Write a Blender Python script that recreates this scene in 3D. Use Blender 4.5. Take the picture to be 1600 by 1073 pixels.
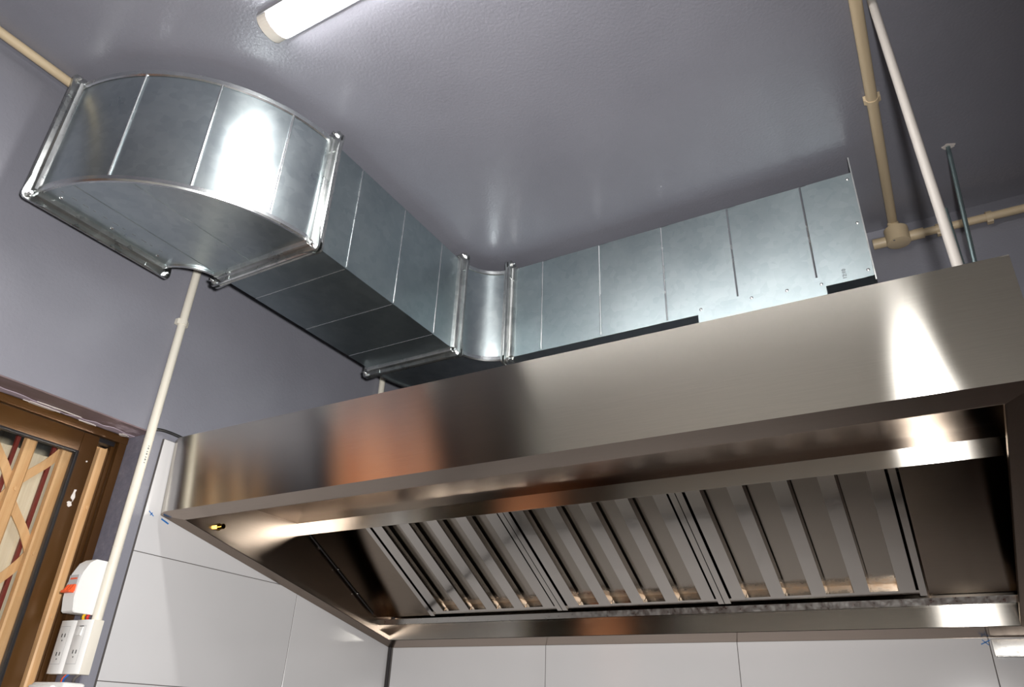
import bpy, bmesh, math, random
from mathutils import Vector, Matrix
random.seed(7)
for o in list(bpy.data.objects): bpy.data.objects.remove(o)
SC = bpy.context.scene
COL = SC.collection
PI = math.pi
R_ = math.radians

# ------------------------------------------------------------------ camera, world, flash, exposure
CAM = Vector((1.741, -2.174, 1.6))
cd = bpy.data.cameras.new('camera'); cam = bpy.data.objects.new('camera', cd); COL.objects.link(cam)
cd.sensor_fit = 'HORIZONTAL'; cd.sensor_width = 36.0; cd.lens = 1127.38 * 36 / 1600
cd.clip_start = 0.02
rr = Vector((0.8677554, 0.4955887, 0.0373145)); dn = Vector((-0.2043940, 0.4243053, -0.8821497)); fw = Vector((-0.4530162, 0.7578633, 0.4694886))
cam.matrix_world = Matrix(((rr.x, -dn.x, -fw.x, CAM.x), (rr.y, -dn.y, -fw.y, CAM.y), (rr.z, -dn.z, -fw.z, CAM.z), (0, 0, 0, 1)))
SC.camera = cam

W = bpy.data.worlds.new('world'); SC.world = W; W.use_nodes = True
W.node_tree.nodes['Background'].inputs[0].default_value = (0.55, 0.6, 0.7, 1)
W.node_tree.nodes['Background'].inputs[1].default_value = 0.3

fl = bpy.data.lights.new('camera_flash', 'SPOT'); fl.energy = 172; fl.spot_size = R_(122); fl.spot_blend = 1.0; fl.shadow_soft_size = 0.03; fl.color = (1.0, 0.985, 0.965)
flo = bpy.data.objects.new('camera_flash', fl); COL.objects.link(flo); flo.location = (1.81, -2.17, 1.655); flo.rotation_euler = (-(fw - rr*0.23 + dn*0.12)).to_track_quat('Z', 'Y').to_euler()

SC.view_settings.view_transform = 'Standard'; SC.view_settings.look = 'None'
SC.view_settings.gamma = 1.0; SC.view_settings.use_curve_mapping = False
SC.view_settings.exposure = 0.14

# ------------------------------------------------------------------ materials
def srgb(r, g, b):
    f = lambda c: (c/255/12.92) if c/255 <= 0.04045 else ((c/255+0.055)/1.055)**2.4
    return (f(r), f(g), f(b), 1)
M = {}
def mat(name, col, rough=0.5, metal=0.0, **k):
    m = bpy.data.materials.new(name); m.use_nodes = True
    nt = m.node_tree; b = nt.nodes['Principled BSDF']
    b.inputs['Base Color'].default_value = col; b.inputs['Roughness'].default_value = rough; b.inputs['Metallic'].default_value = metal
    if 'spec' in k: b.inputs['Specular IOR Level'].default_value = k['spec']
    if 'emit' in k: b.inputs['Emission Color'].default_value = k['emit'][0]; b.inputs['Emission Strength'].default_value = k['emit'][1]
    if 'aniso' in k:
        b.inputs['Anisotropic'].default_value = k['aniso']
        c = nt.nodes.new('ShaderNodeCombineXYZ')
        for i in range(3): c.inputs[i].default_value = k['tangent'][i]
        nt.links.new(c.outputs[0], b.inputs['Tangent'])
    M[name] = m
    return m, nt, b
def noise(nt, scale, detail=3, rough=0.5, stretch=(1, 1, 1), kind='noise'):
    tc = nt.nodes.new('ShaderNodeTexCoord'); mp = nt.nodes.new('ShaderNodeMapping')
    mp.inputs['Scale'].default_value = stretch
    nt.links.new(tc.outputs['Object'], mp.inputs[0])
    if kind == 'noise':
        n = nt.nodes.new('ShaderNodeTexNoise'); n.inputs['Detail'].default_value = detail; n.inputs['Roughness'].default_value = rough
    else:
        n = nt.nodes.new('ShaderNodeTexVoronoi')
    n.inputs['Scale'].default_value = scale
    nt.links.new(mp.outputs[0], n.inputs['Vector'])
    return n
def bump(nt, b, n, strength, dist=0.001, out=0):
    bp = nt.nodes.new('ShaderNodeBump'); bp.inputs['Strength'].default_value = strength; bp.inputs['Distance'].default_value = dist
    nt.links.new(n.outputs[out], bp.inputs['Height'])
    old = b.inputs['Normal'].links
    if old: nt.links.new(old[0].from_socket, bp.inputs['Normal'])
    nt.links.new(bp.outputs[0], b.inputs['Normal'])
def ramp(nt, n, b, sock, stops, out=0):
    r = nt.nodes.new('ShaderNodeValToRGB'); e = r.color_ramp.elements
    while len(e) < len(stops): e.new(0.5)
    for i, (p, c) in enumerate(stops):
        e[i].position = p; e[i].color = c if len(c) == 4 else (*c, 1)
    nt.links.new(n.outputs[out], r.inputs[0])
    nt.links.new(r.outputs[0], b.inputs[sock])
    return r
g4 = lambda v: (v, v, v, 1)

# glossy grey wall paint
m, nt, b = mat('grey_paint', srgb(132, 132, 141), 0.31)
n = noise(nt, 2.2, 4); ramp(nt, n, b, 'Base Color', [(0.3, srgb(125, 125, 134)), (0.7, srgb(136, 136, 145))])
bump(nt, b, noise(nt, 140, 3), 0.5, 0.0014); bump(nt, b, noise(nt, 3.0, 2), 0.25, 0.01)
m, nt, b = mat('grey_paint_worn', srgb(122, 120, 134), 0.32)
n = noise(nt, 60, 4); ramp(nt, n, b, 'Base Color', [(0.35, srgb(112, 111, 124)), (0.66, srgb(124, 122, 134)), (0.76, srgb(160, 156, 164))])
bump(nt, b, noise(nt, 120, 3), 0.4, 0.002)
m, nt, b = mat('flaking_soffit', srgb(120, 105, 104), 0.45)
n = noise(nt, 14, 5, 0.65, (1, 0.35, 1)); ramp(nt, n, b, 'Base Color', [(0.4, srgb(112, 96, 96)), (0.58, srgb(130, 112, 116)), (0.63, srgb(176, 160, 170)), (0.72, srgb(222, 212, 206))])
m, nt, b = mat('plaster_flake', srgb(222, 214, 208), 0.8)
bump(nt, b, noise(nt, 90, 4), 0.6, 0.002)
mat('pale_paint', srgb(232, 230, 224), 0.5)
# white tile
m, nt, b = mat('white_tile', srgb(196, 195, 196), 0.13)
n = noise(nt, 1.5, 3); ramp(nt, n, b, 'Base Color', [(0.3, srgb(190, 189, 190)), (0.7, srgb(201, 200, 201))])
bump(nt, b, noise(nt, 6, 2), 0.06, 0.004)
mat('grout', srgb(92, 88, 86), 0.9)
mat('corner_joint', srgb(38, 34, 36), 0.6)
# galvanised sheet
def galv(name, c0, c1, rough):
    m, nt, b = mat(name, c0, rough, 1.0)
    n = noise(nt, 55, 3, kind='voronoi'); n2 = noise(nt, 9, 4)
    mx = nt.nodes.new('ShaderNodeMix'); mx.data_type = 'FLOAT'; mx.inputs[0].default_value = 0.7
    bw = nt.nodes.new('ShaderNodeRGBToBW'); nt.links.new(n.outputs['Color'], bw.inputs[0])
    nt.links.new(bw.outputs[0], mx.inputs[2]); nt.links.new(n2.outputs[0], mx.inputs[3])
    r = nt.nodes.new('ShaderNodeValToRGB'); r.color_ramp.elements[0].color = c0; r.color_ramp.elements[1].color = c1
    r.color_ramp.elements[0].position = 0.25; r.color_ramp.elements[1].position = 0.75
    nt.links.new(mx.outputs[0], r.inputs[0]); nt.links.new(r.outputs[0], b.inputs['Base Color'])
    mr = nt.nodes.new('ShaderNodeMapRange'); mr.inputs[3].default_value = rough-0.05; mr.inputs[4].default_value = rough+0.07
    nt.links.new(mx.outputs[0], mr.inputs[0]); nt.links.new(mr.outputs[0], b.inputs['Roughness'])
    bump(nt, b, noise(nt, 5, 2), 0.12, 0.006)
    return m
galv('galvanised', srgb(182, 194, 198), srgb(204, 214, 216), 0.29)
galv('galvanised_matt', srgb(156, 169, 173), srgb(174, 185, 188), 0.40)
galv('galvanised_flange', srgb(168, 172, 172), srgb(214, 216, 214), 0.28)
galv('galvanised_seam', srgb(205, 210, 212), srgb(225, 228, 228), 0.25)
mat('dark_ink', srgb(70, 72, 76), 0.7)
mat('grey_ink', srgb(112, 116, 118), 0.6)
mat('black_sealant', srgb(24, 24, 26), 0.6)
mat('duct_collar_dark', srgb(40, 44, 48), 0.45, 0.6)
# brushed stainless
def brushed(name, c, rough, an, tangent, streak):    # the brush lines run along the tangent: sharp along them, blurred across
    m = bpy.data.materials.new(name); m.use_nodes = True; nt = m.node_tree; nt.nodes.clear()
    out = nt.nodes.new('ShaderNodeOutputMaterial'); b = nt.nodes.new('ShaderNodeBsdfAnisotropic'); b.distribution = 'BECKMANN'
    b.inputs['Roughness'].default_value = rough; b.inputs['Anisotropy'].default_value = an
    cx = nt.nodes.new('ShaderNodeCombineXYZ')
    for k in range(3): cx.inputs[k].default_value = tangent[k]
    nt.links.new(cx.outputs[0], b.inputs['Tangent']); nt.links.new(b.outputs[0], out.inputs[0])
    n = noise(nt, 40, 4, 0.7, streak)
    ramp(nt, n, b, 'Color', [(0.3, tuple(x*0.92 for x in c[:3])), (0.7, c)])
    bump(nt, b, noise(nt, 2.2, 2), 0.10, 0.006)
    M[name] = m
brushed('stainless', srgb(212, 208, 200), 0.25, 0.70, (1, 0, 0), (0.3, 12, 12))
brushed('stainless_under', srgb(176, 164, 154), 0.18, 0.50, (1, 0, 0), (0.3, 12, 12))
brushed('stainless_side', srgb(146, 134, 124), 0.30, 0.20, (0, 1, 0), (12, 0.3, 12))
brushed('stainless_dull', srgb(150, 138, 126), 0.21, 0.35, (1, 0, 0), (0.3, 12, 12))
m, nt, b = mat('baffle_steel', srgb(204, 199, 193), 0.10, 1.0)
bump(nt, b, noise(nt, 14, 3), 0.10, 0.003)
m, nt, b = mat('baffle_steel_greasy', srgb(190, 182, 172), 0.2, 1.0)
# grease and rust collected at the low end of the trough (object space: origin at the low end)
tc = nt.nodes.new('ShaderNodeTexCoord'); sp = nt.nodes.new('ShaderNodeSeparateXYZ'); nt.links.new(tc.outputs['Object'], sp.inputs[0])
nn = noise(nt, 60, 5, 0.7)
ad = nt.nodes.new('ShaderNodeMath'); ad.operation = 'MULTIPLY_ADD'; ad.inputs[1].default_value = 0.07
nt.links.new(nn.outputs[0], ad.inputs[0]); nt.links.new(sp.outputs['Y'], ad.inputs[2])
rp = nt.nodes.new('ShaderNodeMapRange'); rp.inputs[1].default_value = 0.03; rp.inputs[2].default_value = 0.085; rp.inputs[3].default_value = 1; rp.inputs[4].default_value = 0
nt.links.new(ad.outputs[0], rp.inputs[0])
cr = nt.nodes.new('ShaderNodeValToRGB'); cr.color_ramp.elements[0].color = srgb(168, 160, 150); cr.color_ramp.elements[1].color = srgb(150, 116, 78)
nt.links.new(rp.outputs[0], cr.inputs[0]); nt.links.new(cr.outputs[0], b.inputs['Base Color'])
mr = nt.nodes.new('ShaderNodeMapRange'); mr.inputs[3].default_value = 0.18; mr.inputs[4].default_value = 0.55
nt.links.new(rp.outputs[0], mr.inputs[0]); nt.links.new(mr.outputs[0], b.inputs['Roughness'])
mr2 = nt.nodes.new('ShaderNodeMapRange'); mr2.inputs[3].default_value = 1; mr2.inputs[4].default_value = 0.35
nt.links.new(rp.outputs[0], mr2.inputs[0]); nt.links.new(mr2.outputs[0], b.inputs['Metallic'])
m, nt, b = mat('scratched_steel', srgb(196, 194, 190), 0.32, 1.0)
n = noise(nt, 60, 5, 0.7, (1, 1, 1)); ramp(nt, n, b, 'Roughness', [(0.3, g4(0.22)), (0.7, g4(0.5))])
mat('dusty_steel', srgb(104, 100, 96), 0.75, 0.2)
mat('bolt_steel', srgb(215, 215, 215), 0.22, 1.0)
mat('brass', srgb(206, 170, 92), 0.2, 1.0)
mat('zinc_rod', srgb(150, 170, 172), 0.38, 0.85)
# plastics
mat('conduit_white', srgb(226, 220, 206), 0.4)
mat('conduit_beige', srgb(202, 182, 150), 0.42)
mat('pipe_white', srgb(178, 172, 166), 0.5)
mat('plastic_white', srgb(232, 231, 229), 0.28)
mat('plastic_cream', srgb(222, 216, 204), 0.35)
mat('plastic_grey', srgb(178, 178, 180), 0.4)
mat('orange_plastic', srgb(232, 92, 48), 0.35)
mat('black_rubber', srgb(20, 19, 20), 0.5)
mat('slot_black', srgb(12, 12, 12), 0.6)
mat('wire_red', srgb(200, 40, 36), 0.4); mat('wire_yellow', srgb(232, 186, 30), 0.4); mat('wire_blue', srgb(40, 96, 170), 0.4); mat('wire_grey', srgb(92, 86, 84), 0.5)
mat('blue_mark', srgb(38, 108, 176), 0.6)
mat('lamp_cap', srgb(214, 208, 198), 0.45)
mat('lamp_housing', srgb(150, 150, 154), 0.4)
mat('lamp_diffuser', (1, 1, 1, 1), 0.4, emit=((1.0, 0.98, 0.95, 1), 54.0))
# door and gate
m, nt, b = mat('bronze_aluminium', srgb(88, 60, 28), 0.3, 0.35)
n = noise(nt, 5, 3, 0.5, (1, 1, 0.3)); ramp(nt, n, b, 'Base Color', [(0.3, srgb(74, 48, 24)), (0.7, srgb(102, 70, 34))])
mat('gasket', srgb(30, 28, 30), 0.4)
m, nt, b = mat('gate_wood', srgb(216, 172, 124), 0.42)
n = noise(nt, 18, 4, 0.6, (6, 6, 0.25)); ramp(nt, n, b, 'Base Color', [(0.3, srgb(206, 158, 108)), (0.7, srgb(226, 184, 136))])
m, nt, b = mat('gate_sheet', srgb(222, 208, 182), 0.5)
n = noise(nt, 16, 5, 0.65, (6, 6, 0.2)); ramp(nt, n, b, 'Base Color', [(0.3, srgb(212, 194, 164)), (0.7, srgb(230, 218, 194))])
mat('gate_red', srgb(116, 44, 36), 0.5)
# window glass: clear with a mirror film by angle
m = bpy.data.materials.new('glass'); m.use_nodes = True; nt = m.node_tree; nt.nodes.clear()
o_ = nt.nodes.new('ShaderNodeOutputMaterial'); mx = nt.nodes.new('ShaderNodeMixShader'); tr = nt.nodes.new('ShaderNodeBsdfTransparent'); gl = nt.nodes.new('ShaderNodeBsdfGlossy'); fr = nt.nodes.new('ShaderNodeFresnel')
tr.inputs[0].default_value = (0.97, 0.975, 0.97, 1); gl.inputs['Roughness'].default_value = 0.02; fr.inputs[0].default_value = 1.45
nt.links.new(fr.outputs[0], mx.inputs[0]); nt.links.new(tr.outputs[0], mx.inputs[1]); nt.links.new(gl.outputs[0], mx.inputs[2]); nt.links.new(mx.outputs[0], o_.inputs[0])
M['glass'] = m
# floor: brown clay tile
m, nt, b = mat('floor_tile', srgb(92, 44, 28), 0.4)
n = noise(nt, 5, 4); ramp(nt, n, b, 'Base Color', [(0.3, srgb(80, 36, 22)), (0.7, srgb(104, 52, 34))])

# ------------------------------------------------------------------ mesh helpers
def V(*a): return Vector(a)
def box(bm, lo, hi):
    x0, y0, z0 = lo; x1, y1, z1 = hi
    v = [bm.verts.new(p) for p in ((x0,y0,z0),(x1,y0,z0),(x1,y1,z0),(x0,y1,z0),(x0,y0,z1),(x1,y0,z1),(x1,y1,z1),(x0,y1,z1))]
    for f in ((0,3,2,1),(4,5,6,7),(0,1,5,4),(1,2,6,5),(2,3,7,6),(3,0,4,7)): bm.faces.new([v[i] for i in f])
def bbox(bm, lo, hi, bev=0.003, seg=2):
    t = bmesh.new(); box(t, lo, hi)
    bmesh.ops.bevel(t, geom=t.edges[:], offset=bev, segments=seg, affect='EDGES', profile=0.6)
    me = bpy.data.meshes.new('t'); t.to_mesh(me); bm.from_mesh(me); bpy.data.meshes.remove(me); t.free()
def loft(bm, rings, closed=True, caps=True):
    vs = [[bm.verts.new(p) for p in r] for r in rings]
    n = len(rings[0])
    for a, c in zip(vs, vs[1:]):
        for i in range(n if closed else n-1):
            j = (i+1) % n
            bm.faces.new((a[i], a[j], c[j], c[i]))
    if caps:
        bm.faces.new(list(reversed(vs[0]))); bm.faces.new(vs[-1])
def prism(bm, poly, fa, fb):          # poly: list of 2D points; fa/fb map a 2D point to the two end positions
    loft(bm, [[fa(*p) for p in poly], [fb(*p) for p in poly]])
def frame_at(d):
    d = d.normalized(); u = d.orthogonal().normalized(); return u, d.cross(u)
def cyl(bm, p0, p1, r, n=16, r1=None):
    p0, p1 = Vector(p0), Vector(p1); u, w = frame_at(p1-p0); r1 = r if r1 is None else r1
    loft(bm, [[p + (u*math.cos(a)+w*math.sin(a))*q for a in [2*PI*i/n for i in range(n)]] for p, q in ((p0, r), (p1, r1))])
def tube(bm, pts, r, n=10):
    pts = [Vector(p) for p in pts]; rings = []; u = None
    for i, p in enumerate(pts):
        d = (pts[min(i+1, len(pts)-1)] - pts[max(i-1, 0)]).normalized()
        u = d.orthogonal().normalized() if u is None else (u - d*u.dot(d)).normalized()
        w = d.cross(u)
        rings.append([p + (u*math.cos(2*PI*k/n)+w*math.sin(2*PI*k/n))*r for k in range(n)])
    loft(bm, rings)
def slab(bm, q, t):                    # a sheet: four corners and a thickness vector
    q = [Vector(p) for p in q]; t = Vector(t)
    loft(bm, [q, [p+t for p in q]])
def curve_pts(P, n=8):                 # Catmull-Rom through points
    P = [Vector(p) for p in P]; out = []
    for i in range(len(P)-1):
        a, b, c, d = P[max(i-1, 0)], P[i], P[i+1], P[min(i+2, len(P)-1)]
        for k in range(n):
            t = k/n
            out.append(0.5*((2*b)+(c-a)*t+(2*a-5*b+4*c-d)*t*t+(3*b-a-3*c+d)*t**3))
    return out + [P[-1]]
def bulged(bm, P, U, Vv, N, amp, t=0.0012, nu=8, nv=8, flat=1.0):   # sheet panel that bellies out a little
    P, U, Vv, N = Vector(P), Vector(U), Vector(Vv), Vector(N)
    def g(off): return [[bm.verts.new(P+U*(i/nu)+Vv*(j/nv)+N*(amp*min(1.0, flat*math.sin(PI*i/nu))*math.sin(PI*j/nv)+off)) for j in range(nv+1)] for i in range(nu+1)]
    a, c = g(0), g(-t)
    for i in range(nu):
        for j in range(nv):
            bm.faces.new((a[i][j], a[i+1][j], a[i+1][j+1], a[i][j+1])); bm.faces.new((c[i][j], c[i][j+1], c[i+1][j+1], c[i+1][j]))
    for i in range(nu):
        bm.faces.new((a[i][0], c[i][0], c[i+1][0], a[i+1][0])); bm.faces.new((a[i][nv], a[i+1][nv], c[i+1][nv], c[i][nv]))
    for j in range(nv):
        bm.faces.new((a[0][j], a[0][j+1], c[0][j+1], c[0][j])); bm.faces.new((a[nu][j], c[nu][j], c[nu][j+1], a[nu][j+1]))

ORG = {}
def finish(bm, name, mats, smooth=35):
    bmesh.ops.recalc_face_normals(bm, faces=bm.faces[:])
    me = bpy.data.meshes.new(name); bm.to_mesh(me); bm.free()
    me.materials.append(M[mats])
    if smooth:
        me.polygons.foreach_set('use_smooth', [True]*len(me.polygons)); me.set_sharp_from_angle(angle=R_(smooth))
    return me
def tag(o, label=None, cat=None, group=None, kind=None):
    for k, v in (('label', label), ('category', cat), ('group', group), ('kind', kind)):
        if v: o[k] = v
    return o
def thing(name, label, cat, loc, group=None, kind=None):
    o = bpy.data.objects.new(name, None); COL.objects.link(o); o.location = loc; o.empty_display_size = 0.05
    ORG[o] = Vector(loc); return tag(o, label, cat, group, kind)
def part(name, bm, mt, parent, label=None, smooth=35):   # mesh coordinates are world coordinates
    O = ORG[parent]; bmesh.ops.translate(bm, verts=bm.verts, vec=-O)
    o = bpy.data.objects.new(name, finish(bm, name, mt, smooth)); COL.objects.link(o); o.parent = parent; ORG[o] = O
    if label: o['label'] = label
    return o
def single(name, bm, mt, label, cat, group=None, kind=None, smooth=35):
    c = [v.co for v in bm.verts]
    O = Vector((sum(min(f(v) for v in c)+max(f(v) for v in c) for f in (lambda v: v.x,))/2, (min(v.y for v in c)+max(v.y for v in c))/2, min(v.z for v in c)))
    bmesh.ops.translate(bm, verts=bm.verts, vec=-O)
    o = bpy.data.objects.new(name, finish(bm, name, mt, smooth)); COL.objects.link(o); o.location = O; ORG[o] = O
    return tag(o, label, cat, group, kind)
def inst(name, me, parent, world, rot=None):             # a shared mesh placed under a parent
    o = bpy.data.objects.new(name, me); COL.objects.link(o); o.parent = parent; o.location = Vector(world)-ORG[parent]
    if rot is not None: o.rotation_euler = rot
    ORG[o] = ORG[parent]; return o
def B(f, *a, **k):
    bm = bmesh.new(); f(bm, *a, **k); return bm

# shared bolt: hexagon nut with a stub, along +Z
t = bmesh.new(); cyl(t, (0,0,0), (0,0,0.005), 0.0075, 6); cyl(t, (0,0,0.004), (0,0,0.014), 0.004, 10)
BOLT = finish(t, 'bolt', 'bolt_steel')
t = bmesh.new(); loft(t, [[V(0.0045*math.cos(2*PI*i/10)*s, 0.0045*math.sin(2*PI*i/10)*s, z) for i in range(10)] for s, z in ((1, 0), (0.95, 0.0012), (0.6, 0.0024), (0.2, 0.003))])
SCREW = finish(t, 'screw', 'bolt_steel')
FACE = {'x': (0, PI/2, 0), '-x': (0, -PI/2, 0), 'y': (-PI/2, 0, 0), '-y': (PI/2, 0, 0), 'z': (0, 0, 0), '-z': (PI, 0, 0)}

# ------------------------------------------------------------------ the room
H = 3.05
XW, YW = -0.018, 0.008            # painted faces of left and back wall
DY0, DY1, DZ = -1.085, -2.15, 2.262   # door opening
XR_, YF_ = 3.6, -2.8
def struct(name, bm, mt, label, cat): return single(name, bm, mt, label, cat, kind='structure', smooth=0)
struct('floor', B(box, (-0.9, YF_, -0.1), (XR_, 0.2, 0)), 'floor_tile', 'brown tiled kitchen floor below the hood', 'floor')
struct('ceiling', B(box, (-0.9, YF_-0.2, H), (XR_+0.2, 0.25, H+0.15)), 'grey_paint', 'glossy grey painted ceiling above the ducts', 'ceiling')
wb = struct('wall_back', B(box, (-0.27, YW, 0), (XR_+0.2, 0.25, H)), 'grey_paint', 'back wall, grey paint above white tiles', 'wall')
bm = bmesh.new()
box(bm, (XW-0.25, DY0, 0), (XW, YW, H)); box(bm, (XW-0.25, DY1, DZ), (XW, DY0, H)); box(bm, (XW-0.25, YF_, 0), (XW, DY1, H))
wl = struct('wall_left', bm, 'grey_paint', 'left wall, grey paint around the door opening and white tiles', 'wall')
struct('wall_right', B(box, (XR_, YF_, 0), (XR_+0.2, YW, H)), 'grey_paint', 'grey painted wall on the right', 'wall')
struct('wall_front', B(box, (-0.27, YF_-0.2, 0), (XR_+0.2, YF_, H)), 'pale_paint', 'pale painted wall behind the photographer', 'wall')

# tiles, 300 x 600, one object each, joints recessed
ROWS = [2.254 - 0.297*k for k in range(9)]
TM = {}
def tile(parent, axis, a0, a1, z0, z1):
    g = 0.0009; key = (axis, round(a1-a0, 3), round(z1-z0, 3))
    if key not in TM:
        t = bmesh.new(); w, h = a1-a0-2*g, z1-z0-2*g
        if axis == 'x': bbox(t, (-w/2, 0, -h/2), (w/2, 0.0085, h/2), 0.0008, 1)
        else: bbox(t, (-0.0085, -w/2, -h/2), (0, w/2, h/2), 0.0008, 1)
        TM[key] = finish(t, 'tile', 'white_tile')
    c = ((a0+a1)/2, 0.0, (z0+z1)/2) if axis == 'x' else (-0.0095, (a0+a1)/2, (z0+z1)/2)
    inst('tile', TM[key], parent, c)
XS = [0.006, 0.611, 1.207, 1.803, 2.4, 2.997]
YS = [-0.006, -0.478, -1.052]
for k in range(8):
    z1, z0 = ROWS[k], max(ROWS[k+1], 0.0)
    for a, c in zip(XS, XS[1:]): tile(wb, 'x', a, c, z0, z1)
    for a, c in zip(YS, YS[1:]): tile(wl, 'y', c, a, z0, z1)
part('grout_bed', B(box, (-0.010, 0.0012, 0), (2.997, 0.0085, 2.254)), 'grout', wb, smooth=0)
part('grout_bed', B(box, (XW-0.0005, -1.052, 0), (-0.0107, 0.001, 2.254)), 'grout', wl, smooth=0)
part('corner_joint', B(cyl, (-0.003, -0.003, 0), (-0.003, -0.003, 2.25), 0.0045, 8), 'corner_joint', wb)
# reveal of the door opening and its soffit with flaking paint
part('reveal', B(box, (XW-0.1, DY0-0.003, 0), (XW-0.001, DY0+0.001, DZ)), 'grey_paint_worn', wl, smooth=0)
part('soffit', B(box, (XW-0.098, DY1, DZ-0.003), (XW-0.001, DY0, DZ+0.001)), 'flaking_soffit', wl, smooth=0)
def flake(cx, cy, rx, ry, seed, z=DZ-0.004):
    rnd = random.Random(seed); bm = bmesh.new(); n = 15
    pts = [(cx+rx*math.cos(2*PI*i/n)*rnd.uniform(0.55, 1.1), cy+ry*math.sin(2*PI*i/n)*rnd.uniform(0.55, 1.1)) for i in range(n)]
    prism(bm, pts, lambda x, y: V(x, y, z), lambda x, y: V(x, y, z-0.0015)); return bm
rnd = random.Random(11); n = 46; bm = bmesh.new()
ed = [(-0.107+rnd.uniform(-0.004, 0.003), -1.09-1.05*i/n) for i in range(n+1)]; ed2 = [(-0.092+0.016*math.sin(i*0.55)*rnd.uniform(0.2, 1)+rnd.uniform(-0.004, 0.006), y) for i, (x, y) in enumerate(ed)]
for k in range(n): loft(bm, [[V(*ed[k], DZ-0.003), V(*ed2[k], DZ-0.003), V(*ed2[k], DZ-0.0045), V(*ed[k], DZ-0.0045)], [V(*ed[k+1], DZ-0.003), V(*ed2[k+1], DZ-0.003), V(*ed2[k+1], DZ-0.0045), V(*ed[k+1], DZ-0.0045)]])
mat('old_lilac_coat', srgb(172, 158, 170), 0.6)
part('old_paint_strip', bm, 'old_lilac_coat', wl, smooth=0)
for i, a in enumerate(((-0.106, -1.335, 0.007, 0.05), (-0.102, -1.112, 0.014, 0.013), (-0.108, -1.215, 0.005, 0.03), (-0.086, -1.30, 0.003, 0.06))):
    part('paint_flake', flake(*a, i+3, DZ-0.0042), 'plaster_flake', wl, smooth=0)

# ------------------------------------------------------------------ sliding door in the opening
door = thing('door_1', 'bronze aluminium sliding door with clear glass in the left wall', 'door', (-0.13, (DY0+DY1)/2, 0), kind='structure')
XF = -0.112                         # front of frame
part('frame_head', B(bbox, (XF-0.09, DY1, 2.238), (XF, DY0-0.003, DZ-0.004), 0.002), 'bronze_aluminium', door)
part('head_track', B(bbox, (XF-0.085, DY1+0.03, 2.226), (XF-0.012, DY0-0.03, 2.24), 0.001), 'gasket', door)
bm = bmesh.new(); bbox(bm, (XF-0.016, DY0-0.026, 0), (XF, DY0-0.004, 2.238), 0.002); bbox(bm, (XF-0.030, DY0-0.036, 0), (XF-0.016, DY0-0.024, 2.238), 0.002); bbox(bm, (XF-0.09, DY0-0.02, 0), (XF-0.03, DY0-0.004, 2.238), 0.002)
part('frame_jamb', bm, 'bronze_aluminium', door)
part('frame_jamb', B(bbox, (XF-0.09, DY1, 0), (XF, DY1+0.045, 2.238), 0.002), 'bronze_aluminium', door)
YA = -1.205                          # glass edge of the sliding leaf
part('stile', B(bbox, (XF-0.036, YA, 0.02), (XF-0.006, YA+0.043, 2.236), 0.003), 'bronze_aluminium', door)
part('top_rail', B(bbox, (XF-0.036, DY1+0.05, 2.184), (XF-0.006, YA, 2.236), 0.003), 'bronze_aluminium', door)
part('bottom_rail', B(bbox, (XF-0.036, DY1+0.05, 0.02), (XF-0.006, YA, 0.10), 0.003), 'bronze_aluminium', door)
part('stile', B(bbox, (XF-0.036, DY1+0.05, 0.1), (XF-0.006, DY1+0.095, 2.184), 0.003), 'bronze_aluminium', door)
part('glass_pane', B(box, (XF-0.024, DY1+0.09, 0.095), (XF-0.019, YA+0.003, 2.188)), 'glass', door, smooth=0)
part('gasket', B(bbox, (XF-0.02, YA-0.007, 0.1), (XF-0.004, YA+0.001, 2.184), 0.002), 'gasket', door)
part('gasket', B(bbox, (XF-0.02, DY1+0.09, 2.179), (XF-0.006, YA, 2.186), 0.002), 'gasket', door)
for i, (y, z, ry, rz) in enumerate(((-1.183, 2.075, 0.006, 0.02), (-1.186, 2.052, 0.008, 0.008), (-1.178, 2.165, 0.003, 0.003))):
    rnd = random.Random(i+40); bm = bmesh.new()
    pts = [(y+ry*math.cos(2*PI*k/13)*rnd.uniform(0.4, 1.1), z+rz*math.sin(2*PI*k/13)*rnd.uniform(0.5, 1.1)) for k in range(13)]
    prism(bm, pts, lambda a, c: V(XF-0.006, a, c), lambda a, c: V(XF-0.005, a, c)); part('plaster_splash', bm, 'plaster_flake', door, smooth=0)

# folding lattice gate behind the glass
GX = -0.165
gate = thing('folding_gate', 'beige wood-grain folding lattice gate with dark red bars behind the sliding door', 'gate', (GX, (DY0+DY1)/2, 0))
pitch = 0.091; ys = [-1.121 - pitch*i for i in range(11)]
SHEET_H = 2.170
part('top_track', B(bbox, (GX-0.055, ys[-1]-0.02, 2.222), (GX+0.0, DY0-0.01, 2.26), 0.002), 'gate_wood', gate)
t = bmesh.new()
def cbar(bm):                          # U-shaped upright
    prism(bm, [(-0.006, -0.013), (0.010, -0.013), (0.013, -0.009), (0.013, 0.009), (0.010, 0.013), (-0.006, 0.013), (-0.006, 0.011), (0.009, 0.011), (0.011, 0.008), (0.011, -0.008), (0.009, -0.011), (-0.006, -0.011)], lambda x, y: V(x, y, 0.02), lambda x, y: V(x, y, 2.222))
cbar(t); BAR = finish(t, 'upright', 'gate_wood')
RED = finish(B(bbox, (-0.008, -0.0045, 0.02), (0.003, 0.0045, 2.222), 0.001, 1), 'red_bar', 'gate_red')
t = bmesh.new()
prof = [(0.0, -0.040), (0.003, -0.034), (0.003, -0.018), (-0.001, -0.014), (-0.001, 0.014), (0.003, 0.018), (0.003, 0.034), (0.0, 0.040), (-0.002, 0.040), (-0.002, -0.040)]
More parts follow.
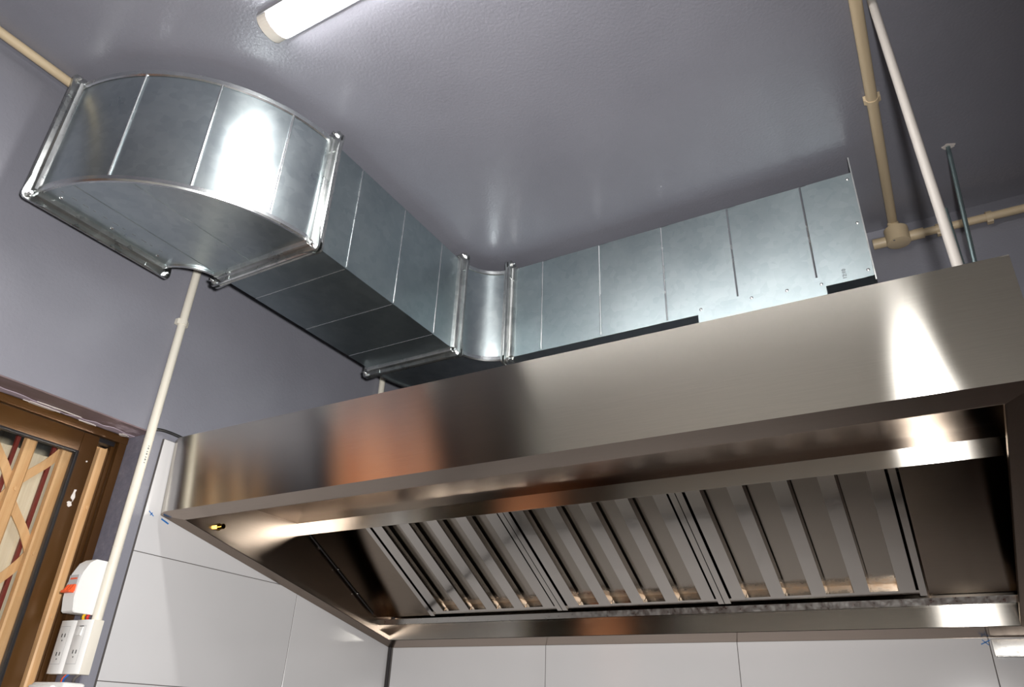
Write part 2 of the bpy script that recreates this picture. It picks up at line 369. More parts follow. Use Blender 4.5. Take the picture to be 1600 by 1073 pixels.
prism(t, prof, lambda x, y: V(x, y, 0.03), lambda x, y: V(x, y, SHEET_H)); LEAF = finish(t, 'leaf_sheet', 'gate_sheet', 20)
t = bmesh.new(); cyl(t, (0, 0, 0), (0.003, 0, 0), 0.005, 10); RIVET = finish(t, 'rivet', 'gate_wood')
def strap_mesh(sgn):
    A = curve_pts([(0, 0, 0), (0, -0.010, 0.020*sgn), (0, -0.032, 0.052*sgn), (0, -0.060, 0.084*sgn), (0, -0.082, 0.112*sgn), (0, -0.091, 0.134*sgn)], 5)
    bm = bmesh.new(); rings = []
    for i, p in enumerate(A):
        d = (A[min(i+1, len(A)-1)]-A[max(i-1, 0)]).normalized(); nrm = V(0, d.z, -d.y)*0.0105
        rings.append([p+nrm, p-nrm, p-nrm+V(0.003, 0, 0), p+nrm+V(0.003, 0, 0)])
    loft(bm, rings); return finish(bm, 'strap', 'gate_wood')
ST = {1: strap_mesh(1), -1: strap_mesh(-1)}
for i, y in enumerate(ys):
    inst('upright', BAR, gate, (GX, y, 0)); inst('red_bar', RED, gate, (GX-0.020, y-0.019, 0))
    if i < len(ys)-1: inst('leaf_sheet', LEAF, gate, (GX-0.034, y-pitch/2, 0)).scale = (1, 1.15, 1)
    for k in range(5):
        z = 2.062 - 0.268*k + (0.0 if i % 2 == 0 else 0.134)
        inst('rivet', RIVET, gate, (GX+0.0125, y, z))
        if i < len(ys)-1:
            for s in (1, -1):
                if z+0.134*s < 2.21 and z+0.134*s > 1.0: inst('strap', ST[s], gate, (GX-0.011-(0.004 if s < 0 else 0), y, z))
inst('leaf_sheet', LEAF, gate, (GX-0.034, -1.102, 0)).scale = (1, 0.3, 1)
# wall of the passage outside, seen through gaps in the gate
struct('wall_passage', B(box, (-0.95, DY1-0.6, 0), (-0.9, 0.2, H)), 'gate_sheet', 'pale wall of the passage outside the gate', 'wall')

# ------------------------------------------------------------------ exhaust hood
hx0, hx1, hyf, hyb, hzt = -0.008, 1.926, -1.02, -0.001, 2.258
zb = lambda y: 1.832 - 0.2235*y
hood = thing('exhaust_hood', 'long brushed stainless steel kitchen exhaust hood against the back wall', 'exhaust hood', (0.96, -0.5, 1.832))
T = 0.0015
xs = 0.024
LEAN = -0.014
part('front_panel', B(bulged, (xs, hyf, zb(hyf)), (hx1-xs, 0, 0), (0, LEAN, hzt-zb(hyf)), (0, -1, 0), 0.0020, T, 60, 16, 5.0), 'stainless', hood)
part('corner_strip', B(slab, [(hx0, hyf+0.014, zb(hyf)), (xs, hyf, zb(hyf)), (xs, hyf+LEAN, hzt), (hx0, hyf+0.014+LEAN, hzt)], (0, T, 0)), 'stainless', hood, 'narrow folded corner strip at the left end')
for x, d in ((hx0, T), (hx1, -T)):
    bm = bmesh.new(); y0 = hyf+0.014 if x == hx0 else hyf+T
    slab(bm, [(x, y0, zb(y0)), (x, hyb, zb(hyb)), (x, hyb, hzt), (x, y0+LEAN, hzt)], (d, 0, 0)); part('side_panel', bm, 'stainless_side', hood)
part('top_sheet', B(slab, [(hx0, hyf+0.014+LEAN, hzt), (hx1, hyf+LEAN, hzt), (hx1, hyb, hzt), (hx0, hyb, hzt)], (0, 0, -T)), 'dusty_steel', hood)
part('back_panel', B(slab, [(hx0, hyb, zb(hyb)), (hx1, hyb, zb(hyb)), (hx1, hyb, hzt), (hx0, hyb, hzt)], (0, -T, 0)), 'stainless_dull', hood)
fi, li, ri, bi = -0.968, 0.046, 1.872, -0.073        # inner edges of the rim flanges
def rim(pts): return [(x, y, zb(y)) for x, y in pts]
def flange(name_pts, lip):
    bm = bmesh.new(); slab(bm, rim(name_pts), (0, 0, T))
    (xa, ya), (xb, yb_) = lip
    slab(bm, [(xa, ya, zb(ya)), (xb, yb_, zb(yb_)), (xb, yb_, zb(yb_)+0.014), (xa, ya, zb(ya)+0.014)], (0.001 if xa == xb and xa > 1 else (-0.001 if xa == xb else 0), 0 if xa == xb else (-0.001 if ya < -0.5 else 0.001), 0))
    return bm
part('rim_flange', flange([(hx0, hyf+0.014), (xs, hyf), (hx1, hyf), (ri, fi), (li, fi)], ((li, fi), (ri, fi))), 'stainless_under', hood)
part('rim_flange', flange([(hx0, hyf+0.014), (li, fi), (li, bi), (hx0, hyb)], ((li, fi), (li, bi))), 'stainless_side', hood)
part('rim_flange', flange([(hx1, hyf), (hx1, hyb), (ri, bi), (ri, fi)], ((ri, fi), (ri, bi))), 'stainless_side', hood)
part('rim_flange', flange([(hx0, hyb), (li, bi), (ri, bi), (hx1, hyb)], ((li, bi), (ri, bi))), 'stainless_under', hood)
YR = -0.53
part('inner_ceiling_sheet', B(bulged, (hx0+T, hyf+0.02, 2.150), (hx1-hx0-2*T, 0, 0), (0, YR-hyf-0.02, -0.004), (0, 0, -1), 0.002, T, 30, 8), 'stainless_under', hood)
part('upper_filter_rail', B(slab, [(hx0+T, YR, 2.146), (1.894, YR, 2.146), (1.894, YR+0.009, 2.110), (hx0+T, YR+0.009, 2.110)], (0, T, 0)), 'stainless', hood)
part('gutter_face', B(slab, [(hx0+T, -0.076, zb(-0.073)+0.001), (hx1-T, -0.076, zb(-0.073)+0.001), (hx1-T, -0.072, 1.899), (hx0+T, -0.072, 1.899)], (0, T, 0)), 'stainless', hood)
part('lower_filter_rail', B(slab, [(hx0+T, -0.078, 1.899), (hx1-T, -0.078, 1.899), (hx1-T, -0.086, 1.9145), (hx0+T, -0.086, 1.9145)], (0, T, 0)), 'scratched_steel', hood)
# filter plane
TH = R_(28.5); FO = V(0, -0.108, 1.917); FV = V(0, -math.cos(TH), math.sin(TH)); FN = V(0, math.sin(TH), math.cos(TH))
FX0, FX1, FL = 0.236, 1.700, 0.472
def fp(u, v, w): return V(u, 0, 0)+FO+FV*v+FN*w
for a, c in ((hx0+0.002, FX0-0.004), (FX1+0.004, hx1-0.002)):
    part('blanking_panel', B(bulged, fp(a, -0.004, 0.006), (c-a, 0, 0), FV*(FL), -FN, 0.003, T, 8, 12), 'stainless_dull', hood)
part('seam_sealant', B(tube, [fp(0.001, 0.02, 0.003), fp(0.001, 0.2, 0.003), fp(0.001, FL-0.03, 0.003)], 0.002, 6), 'black_sealant', hood)
# fittings inside the left end
nz = thing('spray_nozzle', 'small brass spray nozzle inside the left end of the hood', 'nozzle', (-0.006, -0.826, 2.065))
bm = bmesh.new(); cyl(bm, (-0.006, -0.826, 2.067), (0.004, -0.826, 2.067), 0.010, 6); cyl(bm, (0.004, -0.826, 2.067), (0.020, -0.826, 2.067), 0.0065, 12); part('body', bm, 'brass', nz)
bm = bmesh.new()
for i in range(4): cyl(bm, (0.006+i*0.004, -0.826, 2.067), (0.008+i*0.004, -0.826, 2.067), 0.0075, 12)
part('thread', bm, 'brass', nz)
inst('screw', SCREW, hood, (-0.006, -0.419, 2.094), FACE['x']).scale = (1.3, 1.3, 2.5)
for y in (-0.22, -0.33): inst('screw', SCREW, hood, fp(0.004, -(y+0.108)/math.cos(TH), 0.004), FACE['-z']).scale = (0.7,)*3

# three baffle filters, built once and copied
FWID = (FX1-FX0)/3
frt = Matrix.Translation(fp(0, 0, 0)) @ Matrix(((1, 0, 0), (0, FV.y, FN.y), (0, FV.z, FN.z))).to_4x4()
def fpart(name, bm, mt, parent, v0=0.0):
    bmesh.ops.translate(bm, verts=bm.verts, vec=(0, -v0, 0))
    o = bpy.data.objects.new(name, finish(bm, name, mt)); COL.objects.link(o); o.parent = parent; o.location = (0, v0, 0); return o
def sect(bm, pts, v0, v1):             # pts in (u, w)
    prism(bm, pts, lambda u, w: V(u, v0, w), lambda u, w: V(u, v1, w))
flab = ['left baffle filter beside the blank left panel of the hood', 'middle baffle filter between the two other filters', 'right baffle filter with rust-stained troughs beside the blank right panel']
f0 = thing('baffle_filter', flab[0], 'filter', (0, 0, 0), 'baffle filters in the hood')
g = 0.0008; e = FWID-0.0016
for a, c in ((g, g+0.016), (e-0.015, e)):
    bm = bmesh.new(); sect(bm, [(a, 0.0), (c, 0.0), (c, 0.045), (a, 0.045)], 0, FL); fpart('frame_side', bm, 'baffle_steel', f0)
for v0, v1 in ((0, 0.014), (FL-0.02, FL)):
    bm = bmesh.new(); sect(bm, [(g+0.016, 0.006), (e-0.015, 0.006), (e-0.015, 0.045), (g+0.016, 0.045)], v0, v1); fpart('frame_end', bm, 'baffle_steel', f0)
NB, fwid = 5, 0.036
u0s = [0.0235 + k*(FWID-0.047-fwid)/(NB-1) for k in range(NB)]
for u in u0s:
    bm = bmesh.new(); s = 0.001
    sect(bm, [(u-0.003, 0.021), (u, 0.003), (u+fwid, 0.003), (u+fwid+0.003, 0.021), (u+fwid+0.002, 0.021), (u+fwid-s, 0.003+s), (u+s, 0.003+s), (u-0.002, 0.021)], 0.016, FL-0.006)
    fpart('front_baffle', bm, 'baffle_steel', f0)
for a, c in zip(u0s, u0s[1:]):
    p, q = a+fwid-0.008, c+0.008; s = 0.001
    bm = bmesh.new(); sect(bm, [(p, 0.012), (p, 0.030), (q, 0.030), (q, 0.012), (q-s, 0.012), (q-s, 0.029), (p+s, 0.029), (p+s, 0.012)], 0.012, FL-0.006)
    fpart('back_baffle', bm, 'baffle_steel_greasy', f0)
part_list = list(f0.children)
for i in range(3):
    if i == 0: r = f0
    else:
        r = f0.copy(); COL.objects.link(r)
        for ch in part_list:
            c = ch.copy(); COL.objects.link(c); c.parent = r
    r['label'] = flab[i]
    r.matrix_world = Matrix.Translation((FX0+i*FWID, 0, 0)) @ frt

# ------------------------------------------------------------------ ducts
DZ0, DZ1 = 2.655, 2.995
dx0, dx1 = 0.195, 0.535           # the duct running along the room
ry0, ry1 = -0.390, -0.050         # the duct along the back wall
prof_fl = [(0, 0), (0, 0.026), (0.004, 0.027), (0.007, 0.024), (0.008, 0.013), (0.013, 0.010), (0.021, 0.012), (0.024, 0.004), (0.024, 0)]   # (along, out)
def duct_flange(parent, origin, along, A, Bv, w, h, bolts=True):
    # origin: duct corner at the joint face; along: into this duct; A,B: unit vectors of the section, sizes w,h
    origin, along, A, Bv = Vector(origin), Vector(along), Vector(A), Vector(Bv)
    def bar(p, q, out):
        d = (q-p).normalized()
        bm = bmesh.new(); prism(bm, prof_fl, lambda s, o: p+along*s+out*(o-0.001), lambda s, o: q+along*s+out*(o-0.001)); return bm
    c00, c10, c11, c01 = origin, origin+A*w, origin+A*w+Bv*h, origin+Bv*h
    for p, q, out in ((c00, c10, -Bv), (c10, c11, A), (c11, c01, Bv), (c01, c00, -A)):
        part('flange', bar(p, q, out), 'galvanised_flange', parent)
    for c, sa, sb in ((c00, -1, -1), (c10, 1, -1), (c11, 1, 1), (c01, -1, 1)):
        # corner piece: rounded plate plus bolt
        pts = [(-0.02, -0.004)]
        pts = [(-0.045, 0.006), (-0.045, 0.022), (0.008, 0.0275)] + [(0.0145+0.013*math.cos(a), 0.0145+0.013*math.sin(a)) for a in [R_(75), R_(55), R_(35), R_(15)]] + [(0.0275, 0.008), (0.022, -0.045), (0.006, -0.045), (0.006, 0.006)]
        bm = bmesh.new(); prism(bm, pts, lambda a, b_: c+A*(sa*a)+Bv*(sb*b_)+along*0.0035, lambda a, b_: c+A*(sa*a)+Bv*(sb*b_)+along*0.0095)
        cp = part('corner_piece', bm, 'galvanised_flange', parent)
        if bolts:
            o = inst('bolt', BOLT, cp, c+A*(sa*0.014)+Bv*(sb*0.014)+along*0.0095)
            o.rotation_euler = Vector((0, 0, 1)).rotation_difference(along).to_euler()
def bead(parent, p, q, r=0.0028):
    part('seam', B(tube, [p, q], r, 8), 'galvanised_seam', parent)

# near elbow: turns from the long duct into the left wall
EC = V(0.085, -1.15, 0)
def arc(c, ax, by, a0, a1, n): return [(c.x+ax*math.cos(R_(a0+(a1-a0)*i/n)), c.y+by*math.sin(R_(a0+(a1-a0)*i/n))) for i in range(n+1)]
def elbow(root, c, ro, rin, a0, a1, seams):
    # curved outer and inner skins split at the seams, flat cheeks above and below, raised lock seams along the rims
    cuts = [a0]+seams+[a1]
    for s, t_ in zip(cuts, cuts[1:]):
        P = arc(c, ro, ro, s, t_, 10); Q = arc(c, ro-0.0015, ro-0.0015, s, t_, 10); bm = bmesh.new()
        loft(bm, [[V(p[0], p[1], DZ0), V(p[0], p[1], DZ1), V(q[0], q[1], DZ1), V(q[0], q[1], DZ0)] for p, q in zip(P, Q)]); part('outer_skin', bm, 'galvanised', root)
    P = arc(c, rin, rin, a0, a1, 14); Q = arc(c, rin+0.0015, rin+0.0015, a0, a1, 14); bm = bmesh.new()
    loft(bm, [[V(p[0], p[1], DZ0), V(p[0], p[1], DZ1), V(q[0], q[1], DZ1), V(q[0], q[1], DZ0)] for p, q in zip(P, Q)]); part('throat_skin', bm, 'galvanised', root)
    for z, d in ((DZ0, 0.0015), (DZ1, -0.0015)):
        O = arc(c, ro, ro, a0, a1, 28); I = arc(c, rin, rin, a0, a1, 28); bm = bmesh.new()
        loft(bm, [[V(o[0], o[1], z), V(i[0], i[1], z), V(i[0], i[1], z+d), V(o[0], o[1], z+d)] for o, i in zip(O, I)]); part('cheek', bm, 'galvanised', root)
        for r_, n in ((ro, 28), (rin, 14)):
            A = arc(c, r_, r_, a0, a1, n); bm = bmesh.new(); s = 1 if r_ == ro else -1
            rings = []
            for x, y in A:
                u = V(x-c.x, y-c.y, 0).normalized()*s; p = V(x, y, z); zz = V(0, 0, 1 if z == DZ0 else -1)
                rings.append([p-zz*0.005-u*0.004, p-zz*0.006+u*0.003, p-zz*0.002+u*0.006, p+zz*0.009+u*0.005, p+zz*0.012+u*0.001, p+zz*0.0-u*0.004])
            loft(bm, rings); part('lock_seam', bm, 'galvanised_seam', root)
e1 = thing('duct_elbow', 'large curved galvanised duct elbow entering the left wall', 'duct elbow', (0.3, -1.35, DZ0))
elbow(e1, EC, 0.45, 0.11, -90, 0, [-63, -40, -17])
for a in (-63, -40, -17):
    x, y = EC.x+0.4515*math.cos(R_(a)), EC.y+0.4515*math.sin(R_(a)); bead(e1, (x, y, DZ0+0.008), (x, y, DZ1-0.008), 0.0032)
for xx in (0.20, 0.33):             # stiffening creases on the underside cheek
    y0 = -1.15-math.sqrt(0.445**2-(xx-0.085)**2); y1 = -1.175
    part('crease', B(tube, [(xx, y0, DZ0), (xx, y1, DZ0)], 0.0014, 6), 'galvanised', e1)
for i in range(11):
    y = -1.575+0.026*i; part('printed_mark', B(box, (0.152, y, DZ0-0.0004), (0.1545, y+0.007+0.004*(i % 3), DZ0+0.0002)), 'grey_ink', e1, smooth=0)
duct_flange(e1, (EC.x, -1.60, DZ0), (1, 0, 0), (0, 1, 0), (0, 0, 1), 0.34, 0.34)
duct_flange(e1, (dx0, -1.15, DZ0), (0, -1, 0), (1, 0, 0), (0, 0, 1), 0.34, 0.34)
for y in (-1.56, -1.43, -1.30): inst('screw', SCREW, e1, (0.128, y, DZ0), FACE['-z'])
bm = bmesh.new()
for y, d in ((-1.570, T), (-1.290, -T)): slab(bm, [(XW+0.001, y, 2.703), (EC.x, y, 2.703), (EC.x, y, 2.965), (XW+0.001, y, 2.965)], (0, d, 0))
for z, d in ((2.703, T), (2.965, -T)): slab(bm, [(XW+0.001, -1.57, z), (EC.x, -1.57, z), (EC.x, -1.29, z), (XW+0.001, -1.29, z)], (0, 0, d))
part('wall_spigot', bm, 'duct_collar_dark', e1)

def straight(root, faces, mt='galvanised_matt'):
    for nm, P, U, Vv, N, amp in faces: part(nm, B(bulged, P, U, Vv, N, amp), mt, root)
# long straight duct towards the back wall
ya, yb2 = -1.15, -0.512
d1 = thing('straight_duct', 'straight square galvanised duct joining the two elbows below the ceiling', 'duct', (0.365, -0.83, DZ0))
ycuts = [ya, -1.028, -0.827, -0.629, yb2]; rnd = random.Random(3)
for s, t_ in zip(ycuts, ycuts[1:]):
    straight(d1, [('side_sheet', (dx1, s, DZ0), (0, t_-s, 0), (0, 0, DZ1-DZ0), (1, 0, 0), rnd.uniform(0.0006, 0.002)), ('bottom_sheet', (dx0, s, DZ0), (dx1-dx0, 0, 0), (0, t_-s, 0), (0, 0, -1), rnd.uniform(0.001, 0.004))])
straight(d1, [('side_sheet', (dx0, ya, DZ0), (0, yb2-ya, 0), (0, 0, DZ1-DZ0), (-1, 0, 0), 0.002), ('top_sheet', (dx0, ya, DZ1), (dx1-dx0, 0, 0), (0, yb2-ya, 0), (0, 0, 1), 0.002)])
for y in ycuts[1:-1]: bead(d1, (dx1, y, DZ0+0.004), (dx1, y, DZ1-0.004), 0.0022); bead(d1, (dx0+0.004, y, DZ0), (dx1-0.004, y, DZ0), 0.0016)
duct_flange(d1, (dx0, ya, DZ0), (0, 1, 0), (1, 0, 0), (0, 0, 1), 0.34, 0.34, False)
duct_flange(d1, (dx0, yb2, DZ0), (0, -1, 0), (1, 0, 0), (0, 0, 1), 0.34, 0.34)
# back corner elbow
xr0, xr1 = 0.660, 1.746
e2 = thing('duct_elbow', 'short galvanised corner elbow at the back, mostly hidden behind the flanged joints', 'duct elbow', (0.4, -0.25, DZ0))
elbow(e2, V(xr0, yb2, 0), 0.462, 0.124, 90, 180, [120, 150])
duct_flange(e2, (dx0, yb2, DZ0), (0, 1, 0), (1, 0, 0), (0, 0, 1), 0.34, 0.34, False)
duct_flange(e2, (xr0, ry0, DZ0), (-1, 0, 0), (0, 1, 0), (0, 0, 1), 0.34, 0.34, False)
# duct over the hood
d2 = thing('hood_duct', 'long galvanised duct running above the hood along the back wall', 'duct', (1.2, -0.22, DZ0))
xc = [xr0, 0.783, 0.988, 1.197, 1.402, 1.610, xr1]
for s, t_ in zip(xc, xc[1:]):
    straight(d2, [('front_sheet', (s, ry0, DZ0), (t_-s, 0, 0), (0, 0, DZ1-DZ0), (0, -1, 0), rnd.uniform(0.0006, 0.0022))])
straight(d2, [('back_sheet', (xr0, ry1, DZ0), (xr1-xr0, 0, 0), (0, 0, DZ1-DZ0), (0, 1, 0), 0.001), ('top_sheet', (xr0, ry0, DZ1), (xr1-xr0, 0, 0), (0, ry1-ry0, 0), (0, 0, 1), 0.001), ('end_sheet', (xr1, ry0, DZ0), (0, ry1-ry0, 0), (0, 0, DZ1-DZ0), (1, 0, 0), 0.001)])
straight(d2, [('bottom_sheet', (xr0, ry0, DZ0), (xr1-xr0, 0, 0), (0, ry1-ry0, 0), (0, 0, -1), 0.001)])
for i, x in enumerate(xc[1:-1]): bead(d2, (x, ry0, DZ0+(0.03 if i >= 3 else 0.004)), (x, ry0, DZ1-0.004), 0.003)
duct_flange(d2, (xr0, ry0, DZ0), (1, 0, 0), (0, 1, 0), (0, 0, 1), 0.34, 0.34)
bm = bmesh.new()                      # end flange: bare angle plate standing proud of the sheet
for lo, hi in (((xr1, ry0-0.03, DZ0-0.03), (xr1+0.003, ry0+0.002, DZ1+0.03)), ((xr1, ry1-0.002, DZ0-0.03), (xr1+0.003, ry1+0.03, DZ1+0.03)), ((xr1, ry0, DZ0-0.03), (xr1+0.003, ry1, DZ0+0.002)), ((xr1, ry0, DZ1-0.002), (xr1+0.003, ry1, DZ1+0.03))): box(bm, lo, hi)
part('end_flange', bm, 'galvanised_flange', d2)
for z in (DZ0+0.02, DZ0+0.17, DZ1-0.02): inst('screw', SCREW, d2, (xr1-0.012, ry0-0.0005, z), FACE['-y'])
def text(parent, body, size, mtx, mt, name='printed_mark'):
    cu = bpy.data.curves.new(name, 'FONT'); cu.body = body; cu.size = size; cu.extrude = 0.0002; cu.align_x = 'LEFT'
    o = bpy.data.objects.new('tmp', cu); COL.objects.link(o); bpy.context.view_layer.update()
    me = bpy.data.meshes.new_from_object(o.evaluated_get(bpy.context.evaluated_depsgraph_get())); bpy.data.objects.remove(o); bpy.data.curves.remove(cu)
    me.transform(Matrix.Translation(-ORG[parent]) @ mtx); me.name = name; me.materials.clear(); me.materials.append(M[mt])
    q = bpy.data.objects.new(name, me); COL.objects.link(q); q.parent = parent; ORG[q] = ORG[parent]; return q
def axes(o, ux, uy):                   # text frame: origin, reading direction, up direction
    ux, uy = Vector(ux), Vector(uy); uz = ux.cross(uy)
    return Matrix(((ux.x, uy.x, uz.x, o[0]), (ux.y, uy.y, uz.y, o[1]), (ux.z, uy.z, uz.z, o[2]), (0, 0, 0, 1)))
text(d2, '12:10', 0.014, axes((1.682, ry0-0.0014, DZ0+0.008), (0, 0, 1), (-1, 0, 0)), 'grey_ink')
# collar between duct and hood
cx0, cx1 = 1.288, 1.629
cl = thing('duct_collar', 'galvanised collar plate screwed between the long duct and the hood top', 'duct collar', (1.458, -0.23, hzt))
part('front_plate', B(slab, [(cx0, ry0-0.003, hzt), (cx1, ry0-0.003, hzt), (cx1, ry0-0.003, 2.673), (cx0, ry0-0.003, 2.681)], (0, T, 0)), 'galvanised_matt', cl)
for x, d in ((cx0, T), (cx1, -T)): part('side_plate', B(slab, [(x, ry0, hzt), (x, ry1-0.01, hzt), (x, ry1-0.01, DZ0), (x, ry0, DZ0)], (d, 0, 0)), 'galvanised_matt', cl)
part('back_plate', B(slab, [(cx0, ry1-0.01, hzt), (cx1, ry1-0.01, hzt), (cx1, ry1-0.01, DZ0), (cx0, ry1-0.01, DZ0)], (0, -T, 0)), 'galvanised_matt', cl)
for x, z in ((1.297, 2.669), (1.439, 2.669), (1.532, 2.667), (1.619, 2.662)): inst('screw', SCREW, cl, (x, ry0-0.0032, z), FACE['-y'])

# ------------------------------------------------------------------ ceiling lamp
def batten(label, lx0, lx1, ly):
    lamp = thing('batten_lamp', label, 'ceiling lamp', ((lx0+lx1)/2, ly, H-0.032)); hw = 0.0375
    lprof = lambda k: [(ly+hw*k*math.cos(a), H-0.008-0.026*k*math.sin(a)) for a in [PI*i/14 for i in range(15)]]
    part('housing', B(box, (lx0+0.002, ly-0.041, H-0.010), (lx1-0.002, ly+0.041, H)), 'lamp_housing', lamp)
    part('diffuser', B(prism, lprof(0.96), lambda y, z: V(lx0+0.018, y, z), lambda y, z: V(lx1-0.018, y, z)), 'lamp_diffuser', lamp)
    for a, c in ((lx0, lx0+0.028), (lx1-0.028, lx1)):
        part('end_cap', B(prism, lprof(1.03)+[(ly-hw*1.03, H-0.001), (ly+hw*1.03, H-0.001)], lambda y, z: V(a, y, z), lambda y, z: V(c, y, z)), 'lamp_cap', lamp)
batten('white ceiling batten lamp with glowing diffuser near the large elbow', 0.617, 1.817, -1.478)

# ------------------------------------------------------------------ conduits
def clip(parent, p, d, out, r, mt):    # saddle clip around a pipe on a surface
    p, d, out = Vector(p), Vector(d).normalized(), Vector(out).normalized(); s = d.cross(out)
    pts = [(-r-0.006, -r), (-r-0.006, 0.002), (-r-0.002, 0.004)] + [((r+0.002)*math.cos(a), (r+0.002)*math.sin(a)) for a in [PI*k/8 for k in range(7, 0, -1)]] + [(r+0.002, 0.004), (r+0.006, 0.002), (r+0.006, -r)]
    bm = bmesh.new(); prism(bm, pts, lambda a, b_: p+s*a+out*b_-d*0.008, lambda a, b_: p+s*a+out*b_+d*0.008); part('clip', bm, mt, parent)
cr_ = 0.0115
c1 = thing('conduit', 'white plastic conduit running down the left wall into the socket box', 'conduit', (-0.004, -1.0985, 1.78))
part('pipe', B(cyl, (-0.0045, -1.0985, 1.783), (-0.0045, -1.0985, H-0.025), cr_, 20), 'conduit_white', c1)
for z in (1.955, 2.105, 2.235): part('coupling', B(cyl, (-0.0045, -1.0985, z-0.001), (-0.0045, -1.0985, z+0.001), cr_+0.0006, 20), 'plastic_cream', c1)
clip(c1, (-0.0045, -1.0985, 2.588), (0, 0, 1), (1, 0, 0), cr_, 'conduit_white')
# the printed pipe marking is too small to read beyond its rhythm; kept as short dark strokes
for i in range(7):
    z = 2.168+i*0.0075; a = R_(-52)
    x, y = -0.0045+(cr_+0.0001)*math.cos(R_(-8)), -1.0985+(cr_+0.0001)*math.sin(R_(-8))
    part('printed_mark', B(box, (x-0.0006, y-0.0018, z), (x+0.0002, y+0.0018, z+0.0022+0.002*(i % 2))), 'grey_ink', c1, smooth=0)
c2 = thing('conduit', 'white plastic conduit at the back of the left wall, below the rear elbow', 'conduit', (-0.005, -0.226, 2.27))
part('pipe', B(cyl, (-0.0055, -0.226, 2.262), (-0.0055, -0.226, H-0.002), cr_, 16), 'conduit_white', c2); clip(c2, (-0.0055, -0.226, 2.9), (0, 0, 1), (1, 0, 0), cr_, 'conduit_white')
c3 = thing('conduit', 'beige conduit along the ceiling edge behind the large elbow', 'conduit', (0.03, -2.6, H-0.026))
part('pipe', B(cyl, (0.030, -2.79, H-0.0125), (0.030, -0.02, H-0.0125), 0.012, 16), 'conduit_beige', c3)
for y in (-2.3, -0.9): clip(c3, (0.030, y, H-0.0125), (0, 1, 0), (0, 0, -1), 0.012, 'conduit_beige')
c4 = thing('conduit', 'beige conduit running across the ceiling to the round junction box', 'conduit', (1.83, -2.2, H-0.03))
part('pipe', B(cyl, (1.836, -2.79, H-0.0145), (1.829, -0.030, H-0.0145), 0.0135, 16), 'conduit_beige', c4); clip(c4, (1.8305, -0.599, H-0.0145), (0, 1, 0), (0, 0, -1), 0.0135, 'conduit_beige'); clip(c4, (1.833, -2.3, H-0.0145), (0, 1, 0), (0, 0, -1), 0.0135, 'conduit_beige')
jx, jy, jz = 1.832, -0.036, 2.957
jb = thing('junction_box', 'round beige conduit junction box at the top of the back wall', 'junction box', (jx, jy, jz))
bm = bmesh.new(); cyl(bm, (jx, jy, jz+0.004), (jx, jy, jz+0.050), 0.033, 28, 0.034); part('body', bm, 'conduit_beige', jb)
bm = bmesh.new(); loft(bm, [[V(jx+r*math.cos(2*PI*i/28), jy+r*math.sin(2*PI*i/28), z) for i in range(28)] for r, z in ((0.0335, jz+0.005), (0.0335, jz+0.001), (0.032, jz))]); part('lid', bm, 'conduit_beige', jb)
inst('lid_screw', SCREW, jb, (jx-0.012, jy-0.022, jz), FACE['-z']).scale = (0.7, 0.7, 0.5)
zc = jz+0.026
for p, q in (((jx-0.028, jy+0.016, zc), (jx-0.070, jy+0.016, zc)), ((jx+0.028, jy+0.016, zc), (jx+0.072, jy+0.016, zc))):
    part('spout', B(cyl, p, q, 0.0165, 20), 'conduit_beige', jb)
part('spout', B(cyl, (1.829, jy, jz+0.048), (1.829, jy, H-0.018), 0.0165, 20), 'conduit_beige', jb)
c5 = thing('conduit', 'beige conduit running right along the top of the back wall from the junction box', 'conduit', (2.6, -0.02, zc-0.012))
part('pipe', B(cyl, (jx+0.068, jy+0.016, zc), (3.58, jy+0.016, zc), 0.0125, 16), 'conduit_beige', c5)
clip(c5, (1.945, jy+0.016, zc), (1, 0, 0), (0, -1, 0), 0.0125, 'conduit_beige'); clip(c5, (2.075, jy+0.016, zc), (1, 0, 0), (0, -1, 0), 0.0125, 'conduit_beige')

# hanger pipe and threaded rods of the hood
hp = thing('hanger_pipe', 'thin white steel pipe standing from the hood top up to the ceiling', 'pipe', (1.873, -0.9, hzt))
part('pipe', B(cyl, (1.8735, -0.9, hzt), (1.862, -0.9, H), 0.0088, 16), 'pipe_white', hp)
part('foot_plate', B(bbox, (1.85, -0.925, hzt), (1.897, -0.875, hzt+0.004), 0.001, 1), 'scratched_steel', hp)
rod = thing('threaded_rod', 'zinc threaded hanger rod fixed to the ceiling at the right end of the hood', 'threaded rod', (1.946, -0.3, hzt), 'hood hanger rods')
def rod_mesh(p, q, r, n):
    p, q = Vector(p), Vector(q); bm = bmesh.new(); u, w = frame_at(q-p); rings = []
    for i in range(n+1):
        rad = r if i % 2 else r*0.86
        rings.append([p+(q-p)*(i/n)+(u*math.cos(2*PI*k/8)+w*math.sin(2*PI*k/8))*rad for k in range(8)])
    loft(bm, rings); return bm
part('rod', rod_mesh((1.946, -0.3, 2.24), (1.992, -0.312, H), 0.0062, 260), 'zinc_rod', rod)
bm = bmesh.new(); pts = [(1.992+0.020*math.cos(2*PI*i/11)*random.uniform(0.6, 1.1), -0.312+0.012*math.sin(2*PI*i/11)*random.uniform(0.6, 1.1)) for i in range(11)]
prism(bm, pts, lambda x, y: V(x, y, H), lambda x, y: V(x, y, H-0.003)); part('anchor_plaster', bm, 'plaster_flake', rod, 'ragged plaster around the ceiling anchor', smooth=0)
part('lug', B(bbox, (hx1, -0.33, hzt-0.012), (1.97, -0.27, hzt-0.006), 0.001, 1), 'scratched_steel', rod)
rod2 = thing('threaded_rod', 'dark cut-off threaded rod standing beside the white hanger pipe', 'threaded rod', (1.956, -0.22, hzt), 'hood hanger rods')
